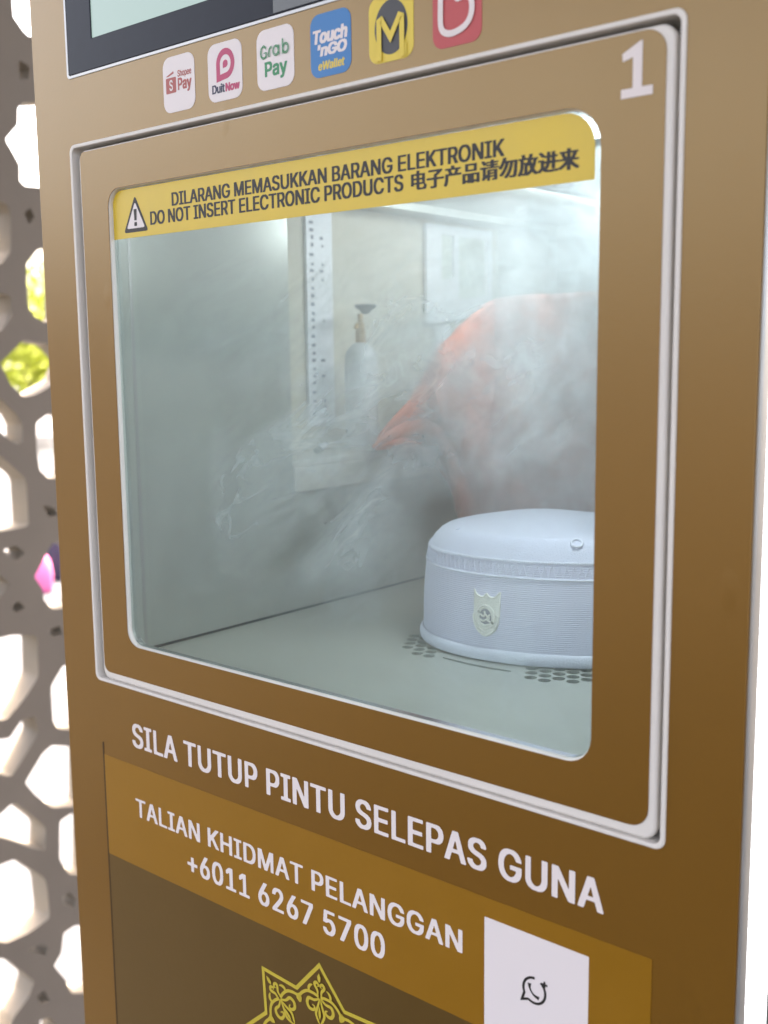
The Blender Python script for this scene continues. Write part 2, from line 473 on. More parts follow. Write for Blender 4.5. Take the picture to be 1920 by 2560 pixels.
# eight pointed ornament
o = MB(); oc = np.array([.493, -1.32]); Ro, Ri = .166, .1228; yo = -.0006
def pol(a, r): return (oc[0] + r * math.cos(math.radians(a)), oc[1] + r * math.sin(math.radians(a)))
star = []
for k in range(8): star += [pol(45 * k, Ro - .004), pol(45 * k + 22.5, Ri - .003)]
stroke(o, star, .0056, yo, closed=True)
def loc(a, r, tq):
    ca, sa = math.cos(math.radians(a)), math.sin(math.radians(a))
    return (oc[0] + r * ca - tq * sa, oc[1] + r * sa + tq * ca)
tp = lambda u: .35 + 1.0 * math.sin(math.pi * min(1, u * .9 + .1))
for k in range(8):
    a = 45 * k
    L = lambda pts: smooth_line([loc(a, *p) for p in pts])
    fill(o, [loc(a, *p) for p in ((.151, 0), (.145, .0032), (.140, .0028), (.1365, 0), (.140, -.0028), (.145, -.0032))], yo - .0016)
    for s in (1, -1):
        arch = L([(.100, s * .0415), (.109, s * .034), (.1155, s * .024), (.1165, s * .012), (.1145, s * .002)])
        stroke(o, arch, .0046, yo)
        stroke(o, L([(.1150, s * .004), (.123, s * .004), (.131, s * .0095), (.135, s * .006), (.132, s * .0015), (.129, s * .0045)]), .0036, yo, taper=tp)
        stroke(o, L([(.1165, s * .019), (.121, s * .021), (.126, s * .0185), (.129, s * .0135)]), .0036, yo, taper=tp)
        stroke(o, L([(.1125, s * .0005), (.107, s * .010), (.106, s * .021), (.098, s * .0245), (.091, s * .020), (.0915, s * .012), (.0965, s * .010), (.0985, s * .0145)]), .0040, yo, taper=tp)
        stroke(o, L([(.112, 0), (.100, s * .0035), (.088, s * .0075), (.078, s * .0035), (.073, 0)]), .0034, yo, taper=tp)
        stroke(o, L([(.105, s * .0395), (.0985, s * .043), (.092, s * .0385)]), .0044, yo, taper=tp)
    fill(o, [loc(a, *p) for p in ((.101, 0), (.093, .0022), (.086, .0022), (.080, 0), (.086, -.0022), (.093, -.0022))], yo - .0016)
inner = [pol(360 * k / 64, .055 + .006 * abs(math.sin(math.radians(4 * 360 * k / 64)))) for k in range(64)]
stroke(o, inner, .004, yo, closed=True)
o.build('star_ornament', M_gold, cab)

# recess frame
fr = MB()
fr.add(*plate([rr(.0, -.8398, 1.0, 0, .012), rr(.0055, -.8350, .9945, -.0055, .009)], -.0022, .055, .0012))
fr.build('recess_frame', M_white, cab, smooth=True)
fl = MB()
fl.add(*plate([rr(.0056, -.8349, .9944, -.0056, .009), rr(.07, -.79, .97, -.02, .002)], .046, .006))
fl.build('recess_flange', M_grey, cab)

# door
WX0, WX1, WZ0, WZ1 = .0898, .9096, -.7679, -.0753
dr = MB()
win = rr(WX0, WZ0, WX1, WZ1, [.026, .032, .040, .026])
dr.add(*plate([rr(.0195, -.8335, .9885, -.0108, .016), win], .0, .014, .0035))
dr.add(*plate([rr(.0215, -.8315, .9865, -.0128, .014), rr(.0703, -.7898, .9697, -.0203, .003)], .0138, .0318), 1)
door = dr.build('door', [M_white, M_steel], cab, smooth=True)
ds = MB()
ds.add(*plate([rr(.0245, -.8214, .9800, -.0135, [.014, .022, .022, .010]),
               rr(WX0 - .0008, WZ0 - .0008, WX1 + .0012, WZ1 + .0014, [.026, .032, .040, .026])], -.0009, .0009, .0002))
ds.build('vinyl_sheet', M_brown, door)
# glass
m, tt, bs = new_mat('door_glass')
for n in list(tt.nodes): tt.nodes.remove(n)
tr = tt.nodes.new('ShaderNodeBsdfTransparent'); tr.inputs[0].default_value = (.93, .97, .96, 1)
gl = tt.nodes.new('ShaderNodeBsdfGlossy'); gl.inputs['Roughness'].default_value = .13
fz = tt.nodes.new('ShaderNodeFresnel'); fz.inputs[0].default_value = 1.5
mx = tt.nodes.new('ShaderNodeMixShader'); ou = tt.nodes.new('ShaderNodeOutputMaterial')
tt.links.new(fz.outputs[0], mx.inputs[0]); tt.links.new(tr.outputs[0], mx.inputs[1]); tt.links.new(gl.outputs[0], mx.inputs[2])
tt.links.new(mx.outputs[0], ou.inputs[0])
M_glass = m
yg = .0075
gp = MB(); gp.add(*plate([rr(WX0 + .0006, WZ0 + .0006, WX1 - .0006, WZ1 - .0006, [.026, .032, .040, .026])], yg, .010))
gp.build('glass_pane', M_glass, door)
# warning sticker
ys = yg - .0009
def sx(x, z): return at_depth(x, z, ys)
a0 = sx(.0950, -.1475); a1 = sx(.9050, -.0758)
st = MB()
st.add(*plate([rr(WX0 + .0012, a0[1], a1[0] - .001, WZ1 - .0012, [0, 0, .036, .022])], ys, .0006), 0)
yt = ys - .0002
def tx(body, x0, z0, x1, z1, bold, builtin=False, space=1.0):
    p = at_depth(x0, z0, yt); q_ = at_depth(x1, z1, yt)
    text(st, body, p[0], p[1], q_[0], q_[1], yt, 1, bold, builtin=builtin, space=space)
tx('DILARANG MEMASUKKAN BARANG ELEKTRONIK', .2355, -.1115, .7945, -.0925, (.0022, .0006))
tx('DO NOT INSERT ELECTRONIC PRODUCTS', .1862, -.1335, .6543, -.1140, (.0022, .0006))
tx('电子产品请勿放进来', .6655, -.1350, .8863, -.1128, (.0022, .0008), True)
def tri(x0, x1, z0, z1, r):
    c = [(x0, z0), (x1, z0), ((x0 + x1) / 2, z1)]; P = []
    for i in range(3):
        p, a_, b_ = np.array(c[i]), np.array(c[i - 1]), np.array(c[(i + 1) % 3])
        da = (a_ - p) / np.hypot(*(a_ - p)); db = (b_ - p) / np.hypot(*(b_ - p))
        for k in range(5):
            u = k / 4; P.append(tuple((1 - u) ** 2 * (p + da * r) + 2 * u * (1 - u) * p + u * u * (p + db * r)))
    return P
p = at_depth(.1245, -.1400, yt); q_ = at_depth(.1815, -.0880, yt)
fill(st, tri(p[0], q_[0], p[1], q_[1], .006), yt, 1)
fill(st, tri(p[0] + .0075, q_[0] - .0075, p[1] + .0055, q_[1] - .0095, .004), yt - .0002, 2)
mxx = (p[0] + q_[0]) / 2
fill(st, [(mxx - .0036, p[1] + .0325), (mxx + .0036, p[1] + .0325), (mxx + .0026, p[1] + .0165), (mxx - .0026, p[1] + .0165)], yt - .0004, 1)
fill(st, rr(mxx - .0032, p[1] + .0085, mxx + .0032, p[1] + .0140, .001, 2), yt - .0004, 1)
st.build('warning_sticker', [M_yellow, M_black, M_sheetw], door)
# number
nb = MB()
fill(nb, [(.9326, -.0742), (.9326, -.0655), (.9450, -.0655), (.9450, -.0365), (.9340, -.0395), (.9335, -.0320), (.9535, -.0222), (.9550, -.0222), (.9550, -.0655), (.9667, -.0655), (.9667, -.0742)], -.0013)
nb.build('number_decal', M_letter, door)

# screen
M_bezel = mat('black_bezel_glass', (.012, .014, .022), .22, 0, .14, noise=.3, nscale=18)
M_disp = emit_mat('lit_display', (.50, .68, .61), .05, (.03, .04, .04))
M_disp2 = mat('grey_display_corner', (.10, .105, .10), .25)
sb = MB()
sb.add(*plate([rr(SX0 + .003, SZ0 + .003, SX1 - .003, SZ1 - .003, .004), [(.0665, .1440), (.93, .1440), (.93, .80), (.0665, .80)]], -.0006, .014, .001))
scr = sb.build('screen', M_bezel, cab)
sd_ = MB(); sd_.box((.066, .0012, .1435), (.93, .010, .80)); sd_.build('display', M_disp, scr)
sd_ = MB(); sd_.box((.448, -.0012, .1025), (.97, -.0008, .1420)); sd_.build('sensor_strip', M_disp2, scr)
tm = MB()
tm.add(*plate([rr(SX0 - .002, SZ0 - .002, SX1 + .002, SZ1 + .002, .007), rr(SX0 + .0025, SZ0 + .0025, SX1 - .0025, SZ1 - .0025, .005)], -.0012, .006, .0006))
tm.build('screen_trim', M_grey, scr)

# payment stickers
C_red = mat('brick_red_print', (.42, .085, .07), .45); C_pink = mat('magenta_print', (.50, .045, .14), .45)
C_green = mat('green_print', (.03, .26, .10), .45); C_blue = mat('blue_print', (.035, .20, .50), .45)
C_yel = mat('yellow_print', (.76, .58, .06), .45); C_char = mat('charcoal_print', (.055, .055, .06), .45)
C_rose = mat('rose_red_print', (.52, .075, .08), .45); C_navy = mat('navy_print', (.03, .03, .07), .45)
def sticker(x0, base, extra, lab):
    mb = MB(); mb.add(*plate([rr(x0, .0130, x0 + .0662, .0862, .014)], -.0005, .0005))
    ob = extra(mb, x0); o_ = mb.build('payment_sticker', [base] + ob, cab); o_['label'] = lab; return o_
Y1, Y2, Y3 = -.0007, -.0011, -.0014
def s_a(mb, x):
    fill(mb, rr(x + .006, .0385, x + .0275, .0590, .0015, 3), Y1, 1)
    fill(mb, [(x + .006, .0612), (x + .0225, .0668), (x + .0232, .0640), (x + .0115, .0608)], Y1, 1)
    text(mb, 'S', x + .0135, .0415, x + .0210, .0560, Y2, 0, (.001, .0006))
    text(mb, 'Shopee', x + .031, .0555, x + .0600, .0665, Y1, 1, (.0006, .0004))
    text(mb, 'Pay', x + .031, .0365, x + .0600, .0560, Y1, 1, (.0018, .0009))
    return [C_red]
def teardrop(cx, cz, r):
    P = [(cx + r * math.cos(a), cz + r * math.sin(a)) for a in np.radians(np.linspace(-90, 180, 30))]
    return P + [(cx - r, cz - r * 1.12)]
def s_b(mb, x):
    cx, cz = x + .0345, .0588
    P = teardrop(cx, cz, .0178); Q = teardrop(cx, cz, .0105)
    P = [(a, cz + (b_ - cz) * 1.08) for a, b_ in P]; Q = [(a, cz + (b_ - cz) * 1.08) for a, b_ in Q]
    fill(mb, P, Y1, 1, [Q]); fill(mb, teardrop(cx, cz, .0048), Y1, 1)
    text(mb, 'Duit', x + .0075, .0235, x + .0325, .0352, Y1, 2, (.0016, .0008))
    text(mb, 'Now', x + .0335, .0235, x + .0615, .0342, Y1, 1, (.0018, .0008))
    return [C_pink, C_navy]
def s_c(mb, x):
    for d, wd in ((0, .0011), (1, .0011)):
        k = .0016 * d
        stroke(mb, smooth_line([(x + .0180, .0640 - k), (x + .0135, .0672 - k), (x + .0085 + k, .0635), (x + .0078 + k, .0560), (x + .0120, .0515 + k), (x + .0185 - k, .0535), (x + .0188 - k, .0580), (x + .0138, .0580)], 5), wd, Y1, 1)
        stroke(mb, smooth_line([(x + .0225 + k, .0520), (x + .0225 + k, .0590), (x + .0250, .0635 - k), (x + .0285, .0640 - k)], 5), wd, Y1, 1)
        stroke(mb, smooth_line(circ(x + .0355, .0580, .0055 - k, 12, .0062 - k), 3, True), wd, Y1, 1, True)
        stroke(mb, [(x + .0410 - k, .0640), (x + .0410 - k, .0520)], wd, Y1, 1)
        stroke(mb, smooth_line(circ(x + .0525, .0580, .0055 - k, 12, .0062 - k), 3, True), wd, Y1, 1, True)
        stroke(mb, [(x + .0470 + k, .0700), (x + .0470 + k, .0520)], wd, Y1, 1)
    text(mb, 'Pay', x + .0140, .0240, x + .0545, .0470, Y1, 1, (.0022, .0012))
    return [C_green]
def s_d(mb, x):
    text(mb, 'Touch', x + .0045, .0520, x + .0610, .0680, Y1, 1, (.0026, .0012), shear=.15)
    text(mb, "'nGO", x + .0120, .0370, x + .0600, .0510, Y1, 1, (.0026, .0012), shear=.15)
    text(mb, 'eWallet', x + .0125, .0210, x + .0560, .0310, Y1, 2, (.0012, .0005), shear=.15)
    return [M_letter, C_yel]
def s_e(mb, x):
    fill(mb, circ(x + .0335, .0505, .0245, 40, .0300), Y1, 1)
    stroke(mb, [(x + .0165, .0150), (x + .0165, .0585), (x + .0200, .0600), (x + .0335, .0390), (x + .0470, .0600), (x + .0505, .0585), (x + .0505, .0150)], .0070, Y2, 0)
    fill(mb, [(x + .0010, .0140), (x + .0135, .0140), (x + .0135, .0330), (x + .0010, .0330)], Y3, 0) if False else None
    fill(mb, rr(x + .0100, .0150, x + .0200, .0300, .001, 2), Y3 - .0002, 0); fill(mb, rr(x + .0470, .0150, x + .0570, .0300, .001, 2), Y3 - .0002, 0)
    return [C_char]
def s_f(mb, x):
    stroke(mb, smooth_line([(x + .034, .074), (x + .034, .062), (x + .043, .0625), (x + .0525, .058), (x + .0535, .044), (x + .047, .033), (x + .034, .0275), (x + .021, .0275), (x + .0125, .035), (x + .0115, .055), (x + .013, .070), (x + .021, .075), (x + .034, .074)], 6), .0070, Y1, 1)
    return [M_letter]
sticker(.2279, M_sheetw, s_a, 'white square payment sticker with a red wallet picture')
sticker(.3215, M_sheetw, s_b, 'white square payment sticker with a magenta drop symbol')
sticker(.4158, M_sheetw, s_c, 'white square payment sticker with green writing')
sticker(.5105, C_blue, s_d, 'blue square payment sticker with white slanted writing')
sticker(.6048, C_yel, s_e, 'yellow square payment sticker with an M in a dark circle')
sticker(.6985, C_rose, s_f, 'rose red payment sticker with a white looped outline')

# chamber
CX0, CX1, CY0, CY1, CZ0, CZ1 = .07, .97, .052, 1.30, -.79, -.02
NX = -.074                                     # back of the niche in the left wall
NY0, NZ0 = .392, -.510
cw = MB()
cw.add(*plate([[(CY0, CZ0), (CY1, CZ0), (CY1, CZ1), (CY0, CZ1)], [(NY0, NZ0), (1.26, NZ0), (1.26, -.035), (NY0, -.035)]], CX0, .006, 0, 'x'))
cw.box((CX1, CY0, CZ0), (CX1 + .006, CY1, CZ1))
cw.box((CX0 - .006, CY1 + .0005, CZ0), (CX1 + .006, CY1 + .008, CZ1))
cw.box((NX - .004, NY0 - .006, NZ0 - .06), (NX, 1.27, CZ1), 1)
cw.box((NX, NY0 - .007, NZ0 - .06), (CX0 - .0062, NY0 - .0005, CZ1)); cw.box((NX, 1.2605, NZ0 - .06), (CX0 - .0062, 1.267, CZ1))
M_niche = mat('beige_niche_wall', (.56, .54, .46), .6, noise=.06, nscale=10)
cw.build('chamber_wall', [M_steel, M_niche], cab)
q = MB(); q.box((CX0 + .0003, CY0, CZ0 + .0002), (CX0 + .0035, CY1 - .001, CZ0 + .0035)); q.build('wall_seam', M_hole, cab)
cc = MB(); cc.box((NX, CY0, CZ1), (CX1 + .006, CY1 + .008, CZ1 + .006)); cc.build('chamber_ceiling', M_steel, cab)
sh = MB()
sh.box((NX + .0005, NY0, NZ0 - .012), (CX0 + .004, 1.259, NZ0 - .001))
sh.box((CX0 + .0005, NY0, NZ0 - .058), (CX0 + .006, 1.259, NZ0 - .0125))
M_shelf = mat('grey_beige_ledge', (.50, .48, .44), .5, noise=.06, nscale=30)
sh.build('ledge', M_shelf, cab, bevel=.0015)
# floor with vents
cf = MB()
def inpoly(p, poly):
    c = False
    for i in range(len(poly)):
        (x1, y1), (x2, y2) = poly[i - 1], poly[i]
        if (y1 > p[1]) != (y2 > p[1]) and p[0] < (x2 - x1) * (p[1] - y1) / (y2 - y1) + x1: c = not c
    return c
def fh(u, v): q_ = hit(u, v, 2, CZ0); return (q_[0], q_[1])
zk = lambda u, v: fh(950 + u / 2.765, 1200 + v / 2.765)
reg1 = [zk(*p_) for p_ in ((160, 1100), (215, 1205), (350, 1225), (430, 1190), (420, 1060), (230, 1062))]
reg2 = [zk(*p_) for p_ in ((950, 1355), (1090, 1395), (1800, 1395), (1850, 1290), (1000, 1300))]
SP = .0235; holes = []
for i in range(-10, 40):
    for j in range(-20, 40):
        c = (.30 + SP * (i + (j % 2) * .5), .20 + SP * .866 * j)
        if inpoly(c, reg1) or inpoly(c, reg2): holes.append(circ(c[0], c[1], .0097, 14))
slot = [zk(*p_) for p_ in ((430, 1222), (600, 1262), (760, 1295), (905, 1318), (905, 1328), (760, 1308), (600, 1276), (440, 1234))]
cf.add(*plate([[(CX0, CY0), (CX1, CY0), (CX1, CY1), (CX0, CY1)], slot] + holes, CZ0, .006, 0, 'z'))
cf.build('chamber_floor', M_floor, cab)
cu_ = MB(); cu_.box((CX0, CY0, CZ0 - .06), (CX1, CY1, CZ0 - .05)); cu_.build('chamber_undertray', M_hole, cab)
# things fixed on the niche wall
M_strip = mat('white_strip', (.78, .80, .84), .45); M_dot = mat('strip_dots', (.25, .27, .32), .6)
q = MB(); xx = NX + .008
y0_, z0_ = hit(775, 1065, 0, xx)[1:]; y1_ = hit(838, 1065, 0, xx)[1]
q.box((NX + .0005, y0_, z0_), (xx, y1_, -.03))
zz = z0_ + .02
while zz < -.05:
    q.box((xx + .0002, y0_ + .008 + rnd.random() * .006, zz), (xx + .0006, y0_ + .02, zz + .005 + .003 * rnd.random()), 1)
    if rnd.random() < .3: q.box((xx + .0002, y0_ + .035 + rnd.random() * .02, zz), (xx + .0006, y0_ + .048, zz + .006), 1)
    zz += .013 + .006 * rnd.random()
q.build('marked_strip', [M_strip, M_dot], cab)
q = MB(); xx = NX + .014
ya, za = hit(1068, 812, 0, xx)[1:]; yb, zb = hit(1230, 800, 0, xx)[1:]
ym = hit(1140, 700, 0, xx)[1]
q.add(*plate([[(ya, za), (yb, za + .03), (yb, -.03), (ya, -.03)],
              [(ya + .055, za + .10), (ym - .006, za + .11), (ym - .006, -.05), (ya + .055, -.05)],
              [(ym + .012, za + .06), (yb - .02, za + .07), (yb - .02, -.05), (ym + .012, -.05)]], xx, .008, 0, 'x'))
pb = hit(1095, 900, 0, xx); q.box((xx - .008, pb[1] - .005, za - .14), (xx, pb[1] + .05, za - .0005))
q.build('white_panel', M_strip, cab, bevel=.001)
M_pane = mat('pale_grid_pane', (.62, .67, .62), .5, noise=.25, nscale=120)
q = MB(); q.box((NX + .0005, ya + .01, za + .05), (xx - .0085, yb - .01, -.04)); q.build('grid_pane', M_pane, cab)
# chamber lamp
M_lamp = emit_mat('chamber_lamp', (.80, .93, 1.0), .3)
q = MB(); q.box((.45, .28, CZ1 - .012), (.87, .36, CZ1 - .0005)); q.build('chamber_lamp', M_lamp, cab)
ld = bpy.data.lights.new('chamber_light', 'AREA'); ld.shape = 'RECTANGLE'; ld.size = .42 * S; ld.size_y = .07 * S
ld.energy = .085; ld.color = (.90, .96, 1.0)
lo = bpy.data.objects.new('chamber_light', ld); COL.objects.link(lo)
lo.parent = cab; lo.location = Vector(W((.66, .32, CZ1 - .016))) - root_of(cab)
lo.rotation_euler = (0, math.radians(12), 0)

ld = bpy.data.lights.new('niche_fill', 'AREA'); ld.shape = 'RECTANGLE'; ld.size = .10 * S; ld.size_y = .40 * S  # added fill light without a fixture, brightens the niche
ld.energy = .05; ld.color = (.95, .97, 1.0)
lo = bpy.data.objects.new('niche_fill', ld); COL.objects.link(lo)
lo.parent = cab; lo.location = Vector(W((.36, .85, CZ1 - .014))) - root_of(cab); lo.rotation_euler = (0, math.radians(62), 0)

# ================================================================== PRAYER CAP
HC = np.array([.564, .530]); HR = .236; HZ = CZ0 + .0006
cap = empty('prayer_cap', (HC[0], HC[1], HZ), 'white woven prayer cap with a small shield badge on the vented floor', 'cap')
HS = .160                                        # seam height above the floor
def hat_r(h):                                    # radius by height
    u = h / HS
    return HR * (1.0 - .030 * u + .012 * math.sin(math.pi * min(1, u)) - .016 * max(0, u) ** 7)
def hat_pt(th, h, off=0.):
    r_ = hat_r(h) + off; wob = 1 + .010 * math.cos(2 * th + .6) + .004 * math.cos(5 * th)
    a_, b_ = r_ * wob * math.cos(th), r_ * wob * .80 * math.sin(th)      # oval, long side across the view
    return (HC[0] + a_ * .86 - b_ * .51, HC[1] + a_ * .51 + b_ * .86, HZ + h)
def grid(fn, us, vs_, close=True):
    v = []; f = []; n = len(us)
    for b_ in vs_:
        for a_ in us: v.append(fn(a_, b_))
    for j in range(len(vs_) - 1):
        for i in range(n if close else n - 1):
            k = (i + 1) % n; f.append((j * n + i, j * n + k, (j + 1) * n + k, (j + 1) * n + i))
    return v, f
TH = [2 * math.pi * k / 128 for k in range(128)]
m, tt, bs = new_mat('white_woven_fabric')
bs.inputs['Base Color'].default_value = (.60, .60, .73, 1); bs.inputs['Roughness'].default_value = .8; bs.inputs['Sheen Weight'].default_value = .3
tc = tt.nodes.new('ShaderNodeTexCoord'); sp = tt.nodes.new('ShaderNodeSeparateXYZ'); tt.links.new(tc.outputs['Object'], sp.inputs[0])
wv = tt.nodes.new('ShaderNodeMath'); wv.operation = 'MULTIPLY'; wv.inputs[1].default_value = 2 * math.pi / .0013
tt.links.new(sp.outputs[2], wv.inputs[0])
nz = tt.nodes.new('ShaderNodeTexNoise'); nz.inputs['Scale'].default_value = 90; nz.inputs['Detail'].default_value = 4
tt.links.new(tc.outputs['Object'], nz.inputs['Vector'])
ad = tt.nodes.new('ShaderNodeMath'); ad.operation = 'MULTIPLY_ADD'; ad.inputs[1].default_value = 5.0
tt.links.new(nz.outputs['Fac'], ad.inputs[0]); tt.links.new(wv.outputs[0], ad.inputs[2])
sn = tt.nodes.new('ShaderNodeMath'); sn.operation = 'SINE'; tt.links.new(ad.outputs[0], sn.inputs[0])
n3 = tt.nodes.new('ShaderNodeTexNoise'); n3.inputs['Scale'].default_value = 900; tt.links.new(tc.outputs['Object'], n3.inputs['Vector'])
am = tt.nodes.new('ShaderNodeMath'); am.operation = 'MULTIPLY_ADD'; am.inputs[1].default_value = 1.6
tt.links.new(n3.outputs['Fac'], am.inputs[0]); tt.links.new(sn.outputs[0], am.inputs[2])
bp = tt.nodes.new('ShaderNodeBump'); bp.inputs['Strength'].default_value = .3; bp.inputs['Distance'].default_value = .0005
tt.links.new(am.outputs[0], bp.inputs['Height']); tt.links.new(bp.outputs[0], bs.inputs['Normal'])
M_cap = m
M_crown = mat('white_crown_weave', (.58, .59, .71), .8, noise=.03, nscale=60, bump=.5, bscale=1100, sheen=.3)
M_hem = mat('white_hem', (.66, .67, .77), .85, bump=.5, bscale=900, sheen=.3)
M_badge = mat('ivory_embroidery', (.80, .785, .73), .7, bump=.8, bscale=1400)
q = MB(); q.add(*grid(lambda a, h: hat_pt(a, h), TH, [HS * k / 16 for k in range(2, 17)])); q.build('side', M_cap, cap, smooth=True)
def crown(a, u):                                  # u 0 at the seam, 1 at the middle
    base = hat_pt(a, HS)
    k = math.cos(u * math.pi / 2) ** .62 if u < 1 else 0
    x = HC[0] + (base[0] - HC[0]) * (1 - u) ** .96 * (1 + .06 * u * (1 - u)); y = HC[1] + (base[1] - HC[1]) * (1 - u) ** .96 * (1 + .06 * u * (1 - u))
    w_ = min(1, u / .15); t_ = min(1, u / .62); t_ = t_ * t_ * (3 - 2 * t_)
    xi = ((x - HC[0]) * .86 + (y - HC[1]) * .51) / HR
    rise = .027 * (1 - (1 - w_) ** 2.0); sad = max(.0005, .024 - .06 * (xi + .28) ** 2) * math.sin(u * math.pi / 2)
    return (x, y, base[2] + rise + sad)
q = MB(); q.add(*grid(crown, TH, [k / 24 for k in range(24)] + [.995])); q.build('crown', M_crown, cap, smooth=True)
q = MB()
q.tube([hat_pt(a, HS - .001, -.0002) for a in TH], .0016, 8, closed=True)
q.tube([hat_pt(a, HS - .026, .0004) for a in TH], .0016, 6, closed=True)
for a in [2 * math.pi * k / 420 for k in range(420)]:
    q.tube([hat_pt(a, HS + .0012, .0004), hat_pt(a + .006, HS - .0035, .0012)], .0010, 5)
q.tube([hat_pt(2 * math.pi * k / 260, HS - (.006 if k % 2 else .022), .0004) for k in range(260)], .0010, 5, closed=True)
q.build('seam', M_hem, cap, smooth=True)
q = MB(); hp = []
for k in range(9):
    t_ = math.pi * k / 8; hp.append((.0055 * math.sin(t_), .010 - .010 * math.cos(t_)))
q.add(*grid(lambda a, i: hat_pt(a, .001 + hp[i][1], .0015 + hp[i][0]), TH, list(range(9)))); q.build('hem', M_hem, cap, smooth=True)
# badge on the side
def hat_hit(u, v):
    d = ray(u, v); lo_, hi_ = .5, 3.0
    for k in range(400):
        s_ = .9 + k * .003; p_ = CP + d * s_
        e0, e1 = p_[0] - HC[0], p_[1] - HC[1]; a_ = e0 * .86 + e1 * .51; b_ = (-e0 * .51 + e1 * .86) / .80
        if math.hypot(a_, b_) < hat_r(max(0, p_[2] - HZ)): break
    return math.atan2(b_, a_), p_[2] - HZ
th0, h0 = hat_hit(1216, 1537)
q = MB()
def bpt(x, z, off): return hat_pt(th0 + x / HR, h0 + z, off)
def badge_poly(pts, o0, o1, mi=0):
    n = len(pts); c = np.mean(pts, 0)
    v = [bpt(x, z, o0) for x, z in pts] + [bpt(x, z, o1) for x, z in pts] + [bpt(c[0] + (x - c[0]) * .93, c[1] + (z - c[1]) * .93, o1 + .0006) for x, z in pts] + [bpt(c[0], c[1], o1 + .0006)]
    f = [(i, (i + 1) % n, n + (i + 1) % n, n + i) for i in range(n)] + [(n + i, n + (i + 1) % n, 2 * n + (i + 1) % n, 2 * n + i) for i in range(n)] + [(2 * n + i, 2 * n + (i + 1) % n, 3 * n) for i in range(n)]
    q.add(v, f, mi)
hw, hh = .0245, .034
sh_ = [(-hw + hw * t, hh + .004 * (1 - t) + .000 * t - .0075 * math.sin(math.pi * t) ** .8) for t in np.linspace(0, 1, 8)][:-1]
sh_ += [(hw * t, hh + .004 * t - .0075 * math.sin(math.pi * t) ** .8) for t in np.linspace(0, 1, 8)]
sh_ += [(hw * .97, 0), (hw * .9, -hh * .35), (hw * .72, -hh * .66), (hw * .4, -hh * .88), (0, -hh), (-hw * .4, -hh * .88), (-hw * .72, -hh * .66), (-hw * .9, -hh * .35), (-hw * .97, 0)]
badge_poly(sh_, -.001, .0015)
rim = smooth_line([(x * .93, z * .93) for x, z in sh_[15:]], 4); q.tube([bpt(x, z, .003) for x, z in rim], .0021, 6)
q.tube([bpt(x, z, .0022) for x, z in smooth_line([(x * .95, z - .001) for x, z in sh_[:15]], 2)], .0014, 6)
for r_ in (.0155, .0125): q.tube([bpt(r_ * math.cos(a), -.003 + r_ * 1.15 * math.sin(a), .0034) for a in TH[::4]], .0016, 6, closed=True)
for pts in ([(-.009, .004), (-.004, .001), (0, .004), (.004, .001), (.0085, .0045)], [(-.0095, -.004), (-.004, -.0065), (.002, -.004), (.009, -.007)], [(-.002, .009), (-.001, .004), (-.003, 0)],
            [(-.006, -.011), (0, -.013), (.006, -.011)], [(.003, 0), (.007, -.001), (.005, -.004), (.002, -.002)]):
    q.tube([bpt(x, z - .003, .0036) for x, z in smooth_line(pts, 4)], .0016, 5)
bg_ = q.build('badge', M_badge, cap, smooth=True)
q = MB(); q.add([bpt(.0118 * math.cos(a), -.003 + .0136 * math.sin(a), .0026) for a in TH[::4]] + [bpt(0, -.003, .0026)], [(k, (k + 1) % 32, 32) for k in range(32)])
q.build('badge_field', mat('grey_embroidery', (.36, .36, .39), .8, bump=.6, bscale=1400), bg_)
# eyelets on the crown
def crown_hit(u, v):
    best = None
    for a in np.linspace(0, 2 * math.pi, 181):
        for uu in np.linspace(.02, .95, 60):
            p_ = np.array(crown(a, uu)); c = R3 @ (p_ - CP)
            if c[2] <= 0: continue
            e_ = (960 + FPX * c[0] / c[2] - u) ** 2 + (1280 + FPX * c[1] / c[2] - v) ** 2
            if (best is None or e_ < best[0]) and p_[1] < HC[1] + .05: best = (e_, a, uu)
    return best[1], best[2]
for (u, v, rad) in ((1447, 1360, .0082), (1145, 1324, .004)):
    a0_, u0_ = crown_hit(u, v)
    c0 = Vector(crown(a0_, u0_)); n_ = (Vector(crown(a0_, u0_ + .03)) - c0).cross(Vector(crown(a0_ + .03, u0_)) - c0).normalized()
    if n_.z < 0: n_ = -n_
    t1 = n_.orthogonal().normalized(); t2 = n_.cross(t1)
    q = MB(); q.tube([c0 + t1 * (rad * math.cos(a)) + t2 * (rad * math.sin(a)) + n_ * .001 for a in TH[::5]], rad * .22, 7, closed=True)
    q.build('eyelet', M_hem, cap, smooth=True)

# ================================================================== SMALL METAL BOTTLE ON THE LEDGE
bx_, by_ = .008, .655; bz_ = NZ0 - .0008
bt = empty('gas_bottle', (bx_, by_, bz_), 'slim grey metal bottle with a brass valve standing on the ledge', 'bottle')
M_alu = mat('dull_aluminium', (.62, .63, .64), .45, .15, noise=.08, nscale=60)
M_brass = mat('brass_valve', (.45, .30, .12), .4, .7)
M_knob = mat('dark_knob', (.07, .085, .085), .5)
q = MB(); q.lathe([(.030, 0), (.0328, .004), (.0335, .09), (.0335, .172), (.0318, .180), (.0328, .185), (.029, .198), (.018, .211), (.0115, .215)], (bx_, by_, bz_), 36); q.build('bottle_body', M_alu, bt, smooth=True)
q = MB(); q.lathe([(.0105, .2152), (.0105, .238), (.0085, .240), (.0085, .254), (.0055, .256), (.0055, .272)], (bx_, by_, bz_), 20)
q.tube([(bx_, by_, bz_ + .244), (bx_ + .004, by_ - .016, bz_ + .250), (bx_ + .005, by_ - .021, bz_ + .243)], .004, 8); q.build('valve', M_brass, bt, smooth=True)
